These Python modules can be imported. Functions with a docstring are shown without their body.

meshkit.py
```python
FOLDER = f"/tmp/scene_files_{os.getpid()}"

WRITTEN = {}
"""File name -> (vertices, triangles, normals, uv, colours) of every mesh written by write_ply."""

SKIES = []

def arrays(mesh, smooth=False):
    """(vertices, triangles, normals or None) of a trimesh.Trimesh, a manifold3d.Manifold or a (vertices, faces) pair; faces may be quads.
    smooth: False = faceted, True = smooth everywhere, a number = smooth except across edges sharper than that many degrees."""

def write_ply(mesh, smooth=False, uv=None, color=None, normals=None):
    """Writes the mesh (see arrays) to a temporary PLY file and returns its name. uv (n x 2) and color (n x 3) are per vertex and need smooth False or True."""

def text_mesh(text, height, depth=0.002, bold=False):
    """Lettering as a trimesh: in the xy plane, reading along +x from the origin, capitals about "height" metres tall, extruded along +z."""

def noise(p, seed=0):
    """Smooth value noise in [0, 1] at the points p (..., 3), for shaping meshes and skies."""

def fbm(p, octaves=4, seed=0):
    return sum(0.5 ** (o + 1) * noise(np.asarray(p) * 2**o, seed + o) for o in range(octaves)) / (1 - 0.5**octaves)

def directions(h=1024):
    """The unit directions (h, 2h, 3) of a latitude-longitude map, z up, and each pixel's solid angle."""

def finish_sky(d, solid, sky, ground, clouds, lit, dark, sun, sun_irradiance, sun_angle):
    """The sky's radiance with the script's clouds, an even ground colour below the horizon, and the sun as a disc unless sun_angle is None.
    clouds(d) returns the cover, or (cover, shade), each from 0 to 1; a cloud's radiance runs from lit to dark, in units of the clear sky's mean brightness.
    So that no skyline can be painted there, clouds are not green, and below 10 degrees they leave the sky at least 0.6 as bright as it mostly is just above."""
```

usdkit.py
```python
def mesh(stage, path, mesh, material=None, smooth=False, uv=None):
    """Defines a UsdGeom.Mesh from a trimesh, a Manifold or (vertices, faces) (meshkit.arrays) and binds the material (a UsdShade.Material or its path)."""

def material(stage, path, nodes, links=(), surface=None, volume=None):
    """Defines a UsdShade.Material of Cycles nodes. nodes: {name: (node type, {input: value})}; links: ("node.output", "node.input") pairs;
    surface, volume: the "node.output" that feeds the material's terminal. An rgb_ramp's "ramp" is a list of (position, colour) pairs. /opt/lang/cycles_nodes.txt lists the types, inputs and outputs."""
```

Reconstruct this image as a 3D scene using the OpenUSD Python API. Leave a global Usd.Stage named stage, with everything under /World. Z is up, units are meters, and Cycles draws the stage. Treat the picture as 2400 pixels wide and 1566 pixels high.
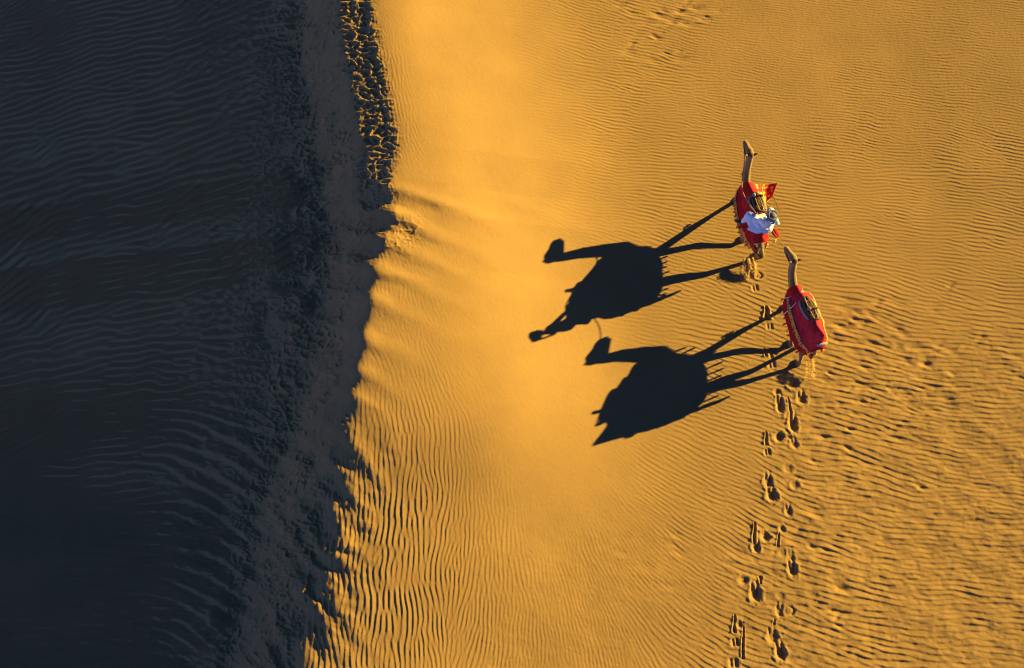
import math
from concurrent.futures import ThreadPoolExecutor
import numpy as np
import trimesh
import manifold3d as m3
from scipy import ndimage
import usdkit, meshkit
from pxr import Usd, UsdGeom, UsdLux, UsdShade, Gf, Sdf, Vt

stage = Usd.Stage.CreateInMemory()
UsdGeom.SetStageUpAxis(stage, "Z")
UsdGeom.SetStageMetersPerUnit(stage, 1.0)
UsdGeom.Xform.Define(stage, "/World")
UsdGeom.Scope.Define(stage, "/World/Looks")

# ------------------------------------------------------------------ camera
PITCH = math.radians(15.0)
CAM = np.array([0.0, -7.63, 28.5])
FPX = 2250.0                                    # focal length in pixels of the 2400 px wide photograph
cam = UsdGeom.Camera.Define(stage, "/World/camera")
cam.AddTranslateOp().Set(Gf.Vec3d(*CAM))
cam.AddRotateXOp().Set(math.degrees(PITCH))
cam.CreateHorizontalApertureAttr(36.0)
cam.CreateFocalLengthAttr(36.0 * FPX / 2400.0)
cam.CreateClippingRangeAttr(Gf.Vec2f(0.1, 100000.0))
cam.CreateExposureAttr(EXPOSURE := 2.48)

# ------------------------------------------------------------------ sky and sun
SUN_EL, SUN_AZ = math.radians(16.5), math.radians(23.8)   # azimuth measured from +x towards +y
SUN = np.array([math.cos(SUN_EL) * math.cos(SUN_AZ), math.cos(SUN_EL) * math.sin(SUN_AZ), math.sin(SUN_EL)])
sky_mat = usdkit.material(stage, "/World/Looks/sky_look", {
    "sky": ("sky_texture", {"sky_type": "single_scattering", "sun_disc": False, "sun_elevation": SUN_EL,
                            "sun_rotation": math.atan2(SUN[0], SUN[1]), "altitude": 300.0, "air_density": 0.19,
                            "aerosol_density": 0.0, "ozone_density": 6.0}),
    "bg": ("background_shader", {"strength": 0.05})},
    [("sky.color", "bg.color")], surface="bg.background")
sky = UsdLux.DomeLight.Define(stage, "/World/sky")
UsdShade.MaterialBindingAPI.Apply(sky.GetPrim()).Bind(sky_mat)
sky.GetPrim().SetCustomDataByKey("kind", "structure")
sun = UsdLux.DistantLight.Define(stage, "/World/sun")
sun.CreateIntensityAttr(1.25)
sun.CreateAngleAttr(0.5)
sun.CreateColorAttr(Gf.Vec3f(1.0, 0.635, 0.125))
sun.CreateNormalizeAttr(True)
# point local -z along -SUN
zax = SUN
xax = np.cross([0, 0, 1.0], zax); xax /= np.linalg.norm(xax)
yax = np.cross(zax, xax)
M = Gf.Matrix4d(*xax, 0, *yax, 0, *zax, 0, 0, 0, 40, 1)
sun.AddTransformOp().Set(M)


def tag(prim, label=None, category=None, group=None, kind=None):
    p = prim.GetPrim() if hasattr(prim, "GetPrim") else prim
    for k, val in (("label", label), ("category", category), ("group", group), ("kind", kind)):
        if val:
            p.SetCustomDataByKey(k, val)
    return p


def mat(name, nodes, links, surface, **kw):
    return usdkit.material(stage, "/World/Looks/" + name, nodes, links, surface=surface, **kw)


# ------------------------------------------------------------------ picture <-> ground
CP, SP = math.cos(PITCH), math.sin(PITCH)
FWD, UPV = np.array([0, SP, -CP]), np.array([0, CP, SP])


def ray_at(u, v, z=0.0):
    """World point of height z seen at pixel (u, v) of the photograph (2400 x 1566)."""
    u, v, z = np.broadcast_arrays(np.asarray(u, float), np.asarray(v, float), np.asarray(z, float))
    a, b = (u - 1200) / FPX, -(v - 783) / FPX
    d = FWD + a[..., None] * np.array([1.0, 0, 0]) + b[..., None] * UPV
    t = (z - CAM[2]) / d[..., 2]
    return CAM + d * t[..., None]


def seen_at(x, y, z):
    q = np.stack(np.broadcast_arrays(x, y, z), -1) - CAM
    depth = q @ FWD
    return 1200 + FPX * q[..., 0] / depth, 783 - FPX * (q @ UPV) / depth


def sstep(a, b, x):
    t = np.clip((x - a) / (b - a), 0, 1)
    return t * t * (3 - 2 * t)


def lut(v, pts):
    """Values along the dune, without kinks: the table is smoothed over about 90 photo rows."""
    p = np.array(pts, float)
    f = np.arange(-900, 2600, 6.0)
    g = ndimage.gaussian_filter1d(np.interp(f, p[:, 0], p[:, 1]), 11)
    return np.interp(v, f, g)


def smooth_noise(x, y, sx, sy, seed, octaves=3):
    return meshkit.fbm(np.stack([x / sx, y / sy, np.full_like(x, 0.37)], -1), octaves, seed) - 0.5


# ------------------------------------------------------------------ the dune: large shape
TIPS = np.array([(868, -260), (862, -120), (858, 0), (872, 100), (885, 160), (905, 260), (920, 340), (903, 430), (918, 500), (898, 560), (876, 625), (866, 700),
                 (850, 790), (836, 870), (822, 930), (806, 1005), (787, 1097), (762, 1180), (745, 1262), (742, 1345),
                 (722, 1410), (695, 1525), (672, 1620), (650, 1720)], float)
CREST_Z = 1.3
TIP_Z = np.interp(TIPS[:, 1], [0, 500, 800, 1000, 1250, 1520, 1700], [1.35, 1.65, 1.65, 1.35, .65, .0, -.2])
TW = ray_at(TIPS[:, 0], TIPS[:, 1], TIP_Z)
order = np.argsort(TW[:, 1])
TY, TX, TV = TW[order, 1], TW[order, 0], TIPS[order, 1]
TI = np.arange(len(TY), dtype=float)


def crest_x(y):
    return np.interp(y, TY, TX)


def vrow(y):
    """photo row of the crest at that y (only used to describe the dune along its length)"""
    y = np.asarray(y, float)
    return seen_at(-4.4, np.clip(y, -14, 19), CREST_Z)[1]


def base_height(xs, ys):
    """heights on the tensor grid xs x ys, integrated from the right; rows = ys."""
    X, Y = np.meshgrid(xs, ys)
    vr = vrow(ys)[:, None]
    cx = ndimage.gaussian_filter1d(crest_x(ys), 0.06 / np.mean(np.diff(ys)))[:, None]
    d = X - cx
    ds = X - ndimage.gaussian_filter1d(crest_x(ys), 1.6 / np.mean(np.diff(ys)))[:, None]
    wt = lut(vr, [(-200, .16), (0, .16), (300, .16), (440, .14), (500, .09), (930, .08), (1010, .14), (1200, .42), (1566, .56)])
    dp = lut(vr, [(-200, 1.7), (0, 1.9), (500, 3.3), (800, 5.0), (1100, 6.2), (1566, 6.6)])
    am = lut(vr, [(-200, .23), (0, .25), (500, .33), (800, .35), (1000, .27), (1150, .14), (1566, .02)])
    wl = lut(vr, [(0, 1.0), (500, 1.9), (800, 2.6), (1100, 3.0), (1566, 3.4)])
    wr = lut(vr, [(0, 4.2), (500, 3.2), (800, 2.4), (1100, 2.6), (1566, 3.0)])
    bs = lut(vr, [(0, .01), (600, .015), (1100, .0), (1566, -.02)])
    e = ds - dp
    g = np.exp(-(e / np.where(e < 0, wl, wr)) ** 2)
    shelf = lut(vr, [(-200, 1), (0, 1), (430, 1), (490, .2), (560, .5), (640, 0), (1000, 0), (1080, .4), (1566, .5)])
    fade = sstep(18.0, 9.0, X)                        # towards the right the ground levels out
    lit = -(bs * (0.25 + 0.75 * sstep(0, 3, ds)) * (0.3 + 0.7 * fade) + am * g) + .03 * sstep(9, 17, X)
    dn = d
    scarp = lut(vr, [(550, 0), (800, .35), (1150, .35), (1350, 0)])
    far = lut(vr, [(-200, .316), (0, .314), (650, .317), (880, .312), (1060, .222), (1250, .175), (1566, .185)])
    lee = .80 - (.80 - far) * sstep(0, 1, (-dn - .80 - scarp - .9 * wt - 1.1 * shelf) / .75) 
    lip = shelf * sstep(-.02, -.18, dn) * sstep(-1.25, -.80, dn)
    lee = lee * (1 - lip) + .262 * lip
    sig = 1 / (1 + np.exp(np.clip((d - 0.1 * wt) / wt, -40, 40)))
    s = lit * (1 - sig) + lee * sig
    # level ground far away on both sides
    s = s * sstep(-130, -70, X) * sstep(60, 25, X)
    h = np.concatenate([np.zeros((len(ys), 1)), np.cumsum(0.5 * (s[:, 1:] + s[:, :-1]) * np.diff(xs)[None], 1)], 1)
    ref = np.array([np.interp(7.5, xs, r) for r in h])
    return X, Y, d, h - ref[:, None]


# ------------------------------------------------------------------ ripples
def ripples(theta, lam, step, seed, iters=3):
    """Complex ripple field on a regular grid: crest lines run along the angle theta (radians, world), wavelength lam (m)."""
    rng = np.random.default_rng(seed)
    n, m = theta.shape
    II, JJ = np.meshgrid(np.arange(n, dtype=np.float32), np.arange(m, dtype=np.float32), indexing="ij")
    tx, ty = np.cos(theta) / step, np.sin(theta) / step
    nx, ny = -np.sin(theta) / step, np.cos(theta) / step
    pool = ThreadPoolExecutor(4)
    bands = [slice(a, b) for a, b in zip(np.linspace(0, n, 9).astype(int)[:-1], np.linspace(0, n, 9).astype(int)[1:])]

    def take(f, ox, oy):
        out = np.empty((n, m), f.dtype)

        def one(s):
            out[s] = ndimage.map_coordinates(f, [II[s] + oy[s], JJ[s] + ox[s]], order=1, mode="mirror")
        list(pool.map(one, bands))
        return out

    u = rng.standard_normal((n, m)).astype(np.float32)
    u = ndimage.gaussian_filter(u, 1.0)
    u /= u.std()
    for k in range(iters):
        acc = np.zeros_like(u)
        for j in np.arange(-5, 6):
            o = j * 0.36 * lam
            acc += math.exp(-(j * 0.36) ** 2 / (2 * 0.62 ** 2)) * take(u, o * tx, o * ty)
        re, im = np.zeros_like(u), np.zeros_like(u)
        for j in np.arange(-8, 9):
            o = j / 6.0 * lam
            w = math.exp(-(j / 6.0) ** 2 / (2 * 0.62 ** 2))
            f = take(acc, o * nx, o * ny)
            re += w * math.cos(2 * math.pi * j / 6.0) * f
            im -= w * math.sin(2 * math.pi * j / 6.0) * f
        sd = np.sqrt(ndimage.gaussian_filter(re * re + im * im, 0.5 / step)) + 1e-9
        re, im = re / sd, im / sd
        u = np.tanh(1.6 * re).astype(np.float32)
    return np.angle(re + 1j * im), np.minimum(np.hypot(re, im), 1.3)


def profile(phase, steep):
    """Ripple height 0..1 over its phase: short steep side, long gentle side, a fairly sharp crest."""
    p = np.arange(512) / 512
    t = np.where(p < steep, sstep(0, 1, p / steep), (1 - np.clip((p - steep) / (1 - steep), 0, 1)) ** 1.25)
    t = ndimage.gaussian_filter1d(t, 8, mode="wrap")
    t -= t.mean()
    return np.interp((phase / (2 * math.pi)) % 1.0, np.append(p, 1.0), np.append(t, t[0]))


# photo column, row, slope of the crest lines (degrees, descending to the right), wavelength (m), strength
RIGHT = np.array([
    (1000, 30, 10, .13, .00), (1150, 120, 6, .14, .06), (1250, 60, 8, .15, .30), (1320, 40, 10, .155, .60), (1500, 60, 10, .15, .60), (1300, 200, 12, .15, .40),
    (1420, 250, 11, .155, .75), (1170, 330, 5, .14, .04), (1250, 400, 6, .13, .30), (1500, 400, 8, .15, .75), (1400, 480, 12, .15, .55), (1290, 520, 10, .14, .25),
    (1800, 60, 3, .115, .55), (1800, 220, 3, .115, .60), (2200, 60, 4, .12, .60), (2200, 200, 4, .125, .70), (2380, 120, 6, .12, .60), (1650, 350, 5, .13, .70),
    (1950, 400, 5, .14, .85), (2250, 400, 6, .15, .85), (1600, 500, 8, .15, .85), (1450, 560, 10, .155, .60), (1250, 620, 10, .14, .03), (1380, 680, 10, .15, .22),
    (1550, 640, 10, .16, .85), (1700, 600, 9, .165, 1.0), (2000, 620, 8, .17, .95), (2300, 600, 5, .17, .95), (1300, 800, 12, .14, .02), (1480, 760, 12, .16, .35),
    (1650, 760, 12, .175, 1.0), (1800, 760, 12, .18, 1.0), (2050, 780, 12, .21, 1.0), (2300, 800, 4, .20, .95), (1420, 900, 16, .15, .04), (1600, 900, 18, .18, .75),
    (1750, 920, 16, .19, 1.0), (2000, 950, 14, .23, 1.0), (2300, 950, 3, .21, 1.0), (1300, 1000, 40, .14, .0), (1450, 1050, 30, .14, .12), (1560, 1050, 25, .165, .55),
    (1700, 1080, 20, .18, .85), (1950, 1150, 16, .25, 1.05), (2300, 1150, 4, .23, 1.0), (1150, 1050, 85, .13, .15), (1250, 1150, 85, .13, .10), (1400, 1180, 62, .13, .22),
    (1520, 1180, 40, .14, .40), (1650, 1220, 24, .17, .70), (1150, 1200, 90, .13, .32), (1300, 1300, 78, .125, .38), (1450, 1320, 68, .125, .42), (1550, 1350, 45, .14, .35),
    (1680, 1350, 24, .18, .70), (1900, 1350, 16, .27, 1.05), (2250, 1350, 5, .24, 1.0), (1150, 1400, 92, .135, .50), (1300, 1450, 80, .13, .50), (1450, 1500, 72, .13, .48),
    (1580, 1480, 35, .16, .60), (1750, 1500, 18, .21, .90), (2000, 1540, 12, .28, 1.1), (2300, 1530, 6, .24, 1.0), (1150, 1550, 94, .14, .60),
    # crest side
    (905, 60, 82, .13, .20), (905, 140, 85, .15, .70), (930, 220, 86, .16, .85), (945, 320, 80, .15, .75), (990, 250, 85, .14, .00), (960, 420, 60, .14, .10),
    (1050, 500, 60, .14, .0), (960, 580, 70, .15, .60), (920, 550, 75, .14, .5), (1050, 640, 60, .14, .02), (930, 690, 72, .15, .55), (925, 740, 74, .15, .55), (1050, 760, 62, .16, .10),
    (900, 650, 70, .15, .0), (870, 800, 80, .16, .0), (910, 840, 76, .16, .60), (1000, 860, 65, .18, .50), (1100, 850, 60, .16, .10), (880, 890, 80, .16, .10),
    (880, 960, 80, .17, .75), (980, 980, 72, .19, .75), (1080, 980, 72, .16, .30), (900, 1100, 88, .21, 1.0), (1000, 1100, 94, .20, .90), (1090, 1150, 94, .16, .55),
    (850, 1250, 90, .22, 1.1), (960, 1250, 98, .22, 1.1), (1060, 1280, 97, .18, .85), (820, 1400, 94, .24, 1.1), (940, 1400, 95, .225, 1.15), (1050, 1430, 93, .19, 1.0),
    (780, 1540, 95, .24, 1.1), (920, 1540, 92, .225, 1.15), (1040, 1550, 94, .18, 1.0), (750, 1250, 90, .22, .8), (700, 1450, 90, .22, .7), (800, 1000, 85, .2, .4), (790, 300, 88, .16, .5)], float)
LEFT = np.array([
    (50, 50, -14, .30, .7), (300, 80, -2, .34, .8), (500, 100, -16, .45, .9), (750, 60, -8, .45, .8), (50, 250, -10, .36, .8), (300, 250, -4, .34, .8), (560, 260, -18, .45, 1.0),
    (750, 250, -6, .42, .8), (50, 450, -20, .50, .8), (250, 480, -8, .40, .6), (500, 470, -14, .42, .9), (720, 470, -20, .42, .8), (80, 650, -28, .45, .6), (300, 650, -6, .35, .4),
    (520, 640, -18, .45, .7), (750, 640, -14, .42, .6), (100, 900, -16, .36, .4), (350, 900, -4, .32, .4), (600, 900, 10, .4, .3), (100, 1250, -8, .34, .28), (350, 1250, 0, .34, .28),
    (600, 1100, 28, .75, .55), (620, 1300, 28, .70, .55), (520, 1250, 26, .8, .35), (600, 1500, 24, .7, .3), (200, 1500, 0, .34, .25)], float)


def spread(ctrl, U, V, cols, width=75.0):
    """Normalised Gaussian blend of control values; evaluated coarse, then enlarged."""
    num, den = [0.0] * len(cols), 1e-12
    for row in ctrl:
        r2 = ((U - row[0]) ** 2 + (V - row[1]) ** 2) / (2 * width ** 2)
        w = np.exp(-r2) + 1e-3 / (1 + r2) ** 2
        den = den + w
        for k, c in enumerate(cols):
            num[k] = num[k] + w * row[c]
    return [q / den for q in num]


def ripple_sheet(ctrl, x0, x1, y0, y1, step, seed, coarse=6, squeeze=1.0):
    xs, ys = np.arange(x0, x1, step), np.arange(y0, y1, step)
    xc, yc = np.linspace(x0, x1, len(xs) // coarse), np.linspace(y0, y1, len(ys) // coarse)
    _, _, _, hb = base_height(np.concatenate([np.linspace(-70, x0 - .5, 60), xc, np.linspace(x1 + .5, 70, 60)]), yc)
    hb = hb[:, 60:60 + len(xc)]
    X, Y = np.meshgrid(xc, yc)
    U, V = seen_at(X, Y, hb)
    th, lm, st = spread(ctrl, U, V, (2, 3, 4))
    wob = smooth_noise(X, Y, 1.3, 1.3, seed + 5, 3)
    th = -np.radians(th) + 0.75 * wob + np.where(U < 1100, .85, .3) * smooth_noise(X, Y, .5, .5, seed + 6, 2)
    st = st * (1 + .75 * sstep(1250, 1400, U) * sstep(620, 350, V)) * (1 - .15 * sstep(1700, 1900, U) * sstep(900, 1100, V))
    lm = lm * (1 - .15 * sstep(1800, 1950, U) * sstep(800, 1000, V))
    lm = lm * squeeze * np.where(U < 1120, .92, 1.0) * (1 + 0.7 * smooth_noise(X, Y, 1.1, 1.1, seed + 9, 2))
    big = lambda a: ndimage.zoom(a, (len(ys) / a.shape[0], len(xs) / a.shape[1]), order=1, grid_mode=True, mode="nearest")
    th, lm, st = big(th), big(lm), big(st)
    ph, amp = ripples(th, lm, step, seed)
    return xs, ys, ph, amp, lm, st


# ------------------------------------------------------------------ footprints and drag marks in the sand
# photo column, row, length (m), half width (m), depth (m), kind
PRINTS = [
    (1858, 899, .30, .15, .12, "deep"), (1822, 918, .20, .11, .07, "soft"), (1829, 952, .42, .13, .13, "toes"), (1879, 936, .30, .14, .12, "toes"),
    (1859, 996, .42, .13, .13, "toes"), (1825, 1024, .30, .16, .13, "deep"), (1862, 1042, .26, .11, .09, "toes"), (1846, 1098, .26, .14, .05, "soft"),
    (1801, 1131, .34, .13, .10, "toes"), (1809, 1162, .34, .16, .13, "toes"), (1863, 1136, .24, .13, .07, "soft"), (1848, 1199, .26, .10, .07, "toes"),
    (1794, 1258, .28, .14, .12, "deep"), (1772, 1284, .26, .11, .11, "toes"), (1833, 1240, .20, .09, .07, "soft"), (1835, 1297, .24, .13, .04, "soft"),
    (1853, 1305, .30, .10, .05, "toes"), (1857, 1337, .34, .14, .12, "toes"), (1742, 1360, .24, .13, .07, "soft"), (1771, 1395, .38, .15, .13, "toes"),
    (1829, 1397, .22, .13, .04, "soft"), (1827, 1434, .28, .13, .10, "toes"), (1850, 1431, .26, .15, .04, "ring"), (1733, 1464, .20, .08, .06, "soft"),
    (1723, 1506, .26, .11, .07, "twin"), (1811, 1494, .30, .14, .08, "toes"), (1830, 1532, .36, .15, .13, "toes"), (1719, 1554, .30, .13, .07, "twin"),
    (1799, 1060, .22, .10, .06, "twin"), (1779, 645, .22, .10, .06, "ring"), (1770, 675, .24, .10, .06, "twin"), (1804, 766, .22, .11, .06, "twin"),
    (1809, 855, .26, .11, .06, "twin"), (1815, 826, .22, .09, .06, "soft"), (1755, 634, .44, .15, .10, "toes"), (1808, 834, .18, .06, .05, "soft"),
    (1556, 588, .10, .04, .03, "soft"), (1564, 583, .10, .04, .03, "soft"), (1573, 586, .10, .04, .03, "soft"), (1580, 590, .10, .04, .03, "soft"),
]
# drag furrows: from photo point to photo point, half width, depth
DRAGS = [
    (1795, 1010, 1797, 1044, .030, .05), (1769, 1222, 1767, 1272, .028, .06), (1742, 1452, 1741, 1545, .022, .05), (1722, 1440, 1721, 1485, .03, .05),
    (1795, 716, 1799, 752, .050, .08), (1791, 816, 1797, 836, .025, .05), (1808, 816, 1806, 834, .025, .05), (1826, 1240, 1823, 1284, .02, .04),
    (1846, 930, 1855, 970, .025, .03), (1748, 608, 1760, 655, .05, .09), (1760, 610, 1764, 650, .05, .07), (1860, 1150, 1868, 1120, .015, .02),
    (1784, 1370, 1781, 1350, .03, .04), (1852, 1300, 1858, 1322, .03, .04), (1815, 1450, 1814, 1465, .02, .03),
]
# tracks half filled by the wind: photo column, row, spread in px, number, strength
OLD = [(1600, 45, 55, 26, .8), (1540, 110, 40, 12, .6), (1900, 1290, 60, 12, .9), (1800, 1350, 60, 8, .7), (2040, 800, 70, 34, 1.0), (2090, 880, 110, 46, .9), (2200, 1000, 120, 30, .7), (2000, 1050, 80, 18, .8),
       (1990, 1000, 70, 8, .6), (1920, 1480, 50, 10, 1.0), (1560, 1290, 60, 8, .5), (1960, 760, 40, 6, .6)]


def add_at(H, xs, ys, px, py, reach, fn):
    i0, i1 = np.searchsorted(xs, (px - reach, px + reach))
    j0, j1 = np.searchsorted(ys, (py - reach, py + reach))
    if i1 > i0 and j1 > j0:
        X, Y = np.meshgrid(xs[i0:i1] - px, ys[j0:j1] - py)
        H[j0:j1, i0:i1] = fn(X, Y, H[j0:j1, i0:i1])


def press(H, xs, ys, px, py, length, half, depth, kind, ang, rng):
    depth = depth * rng.uniform(.52, .78)
    half = half * rng.uniform(.95, 1.15)
    c, s = math.cos(ang), math.sin(ang)
    nz = rng.uniform(0, 100)
    scale = 1.0

    def fn(X, Y, h):
        a, b = c * Y - s * X, c * X + s * Y                      # along, across
        wob = 0.75 * smooth_noise(X + nz, Y, .10, .10, 3, 3)
        r = np.hypot(b / half, a / (length / 2)) + wob
        inside = 1 - sstep(0.40, 1.15, r)
        local = ndimage.gaussian_filter(h, 4)                    # the ripples are trodden flat
        soft = 1 - sstep(1.0, 1.9, r)
        h = h * (1 - soft) + local * soft
        if kind == "ring":
            dep = depth * np.exp(-((r - .8) / .22) ** 2) * np.where(b > 0, 1, .35)
        elif kind == "twin":
            dep = depth * (np.exp(-((b - half * .5) / (half * .36)) ** 2) + .8 * np.exp(-((b + half * .5) / (half * .36)) ** 2)) * (1 - sstep(.55, 1.0, np.abs(a) / (length / 2)))
        else:
            dep = depth * inside * (0.75 + 0.25 * np.clip(-a / (length / 2), -1, 1))
        if kind == "toes":                                       # two toe furrows run forward out of the hollow
            for side in (-1, 1):
                t = np.clip((a - .1 * length) / (length * 1.1), 0, 1)
                dep = np.maximum(dep, depth * .75 * (1 - t) * np.exp(-((b - side * half * .48) / (half * .26)) ** 2) * (a > -.1 * length) * (1 - sstep(.8, 1.0, (a - .1 * length) / (length * 1.1))))
        rim = depth * .26 * np.exp(-((r - 1.42) / .30) ** 2) * np.clip(0.6 + 2.6 * smooth_noise(X + nz + 7, Y, .11, .11, 9, 2), 0, 2)
        fresh = depth * .9 * smooth_noise(X + nz, Y + 3, .035, .035, 21, 2) * soft * .5
        return h - dep + rim + fresh

    add_at(H, xs, ys, px, py, max(length, half) * 1.9, fn)


def furrow(H, xs, ys, p, q, half, depth):
    mid, vec = (p + q) / 2, q - p
    L = np.hypot(*vec)
    t = vec / L

    def fn(X, Y, h):
        a, b = X * t[0] + Y * t[1], -X * t[1] + Y * t[0]
        b = b + .35 * half * np.sin(a / L * 7)
        end = 1 - sstep(.40, .52, np.abs(a) / L)
        w = half * (0.6 + .8 * (a / L + .5))
        return h + end * (-depth * np.exp(-(b / w) ** 2) + depth * .45 * np.exp(-((np.abs(b) - 1.9 * w) / (.7 * w)) ** 2))

    add_at(H, xs, ys, mid[0], mid[1], L * .6 + half * 4, fn)


# ------------------------------------------------------------------ the ground sheet
def grow(a, b, first, n):
    """n steps that widen from a outwards to b"""
    k = np.linspace(0, 1, n + 1)[1:]
    return a + (b - a) * (np.expm1(k * 7) / math.expm1(7))


def spaced(x0, x1, step):
    return np.linspace(x0, x1, int(round((x1 - x0) / step)) + 1)


MX = np.concatenate([grow(-24.5, -9000, .1, 42)[::-1], spaced(-24.5, -8.6, .07)[:-1], spaced(-8.6, -1.2, .0185)[:-1], spaced(-1.2, 17.8, .0235), grow(17.8, 9000, .1, 42)])
MY = np.concatenate([grow(-10.8, -9000, .1, 40)[::-1], spaced(-10.8, 12.6, .0235)[:-1], spaced(12.6, 17.8, .05), grow(17.8, 9000, .1, 40)])


def bowls(x, y, cell, seed, sx=1.0, sy=1.0):
    """0 in the middle of each hollow, about 1 on the sharp rims between hollows"""
    from scipy.spatial import cKDTree
    rng = np.random.default_rng(seed)
    px, py = x / sx + .10 * smooth_noise(x, y, .25, .25, seed, 2), y / sy + .10 * smooth_noise(x, y, .25, .25, seed + 1, 2)
    lo, hi = (px.min() - 1, py.min() - 1), (px.max() + 1, py.max() + 1)
    n = int((hi[0] - lo[0]) * (hi[1] - lo[1]) / cell ** 2)
    pts = np.stack([rng.uniform(lo[0], hi[0], n), rng.uniform(lo[1], hi[1], n)], 1)
    dd, ii = cKDTree(pts).query(np.stack([px, py], -1).reshape(-1, 2), k=2, workers=-1)
    f = (dd[:, 0] / (dd[:, 1] + 1e-6)).reshape(x.shape)
    hh = rng.uniform(.3, 1.0, n)[ii[:, 0]].reshape(x.shape)
    return f ** 1.7, hh


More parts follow.
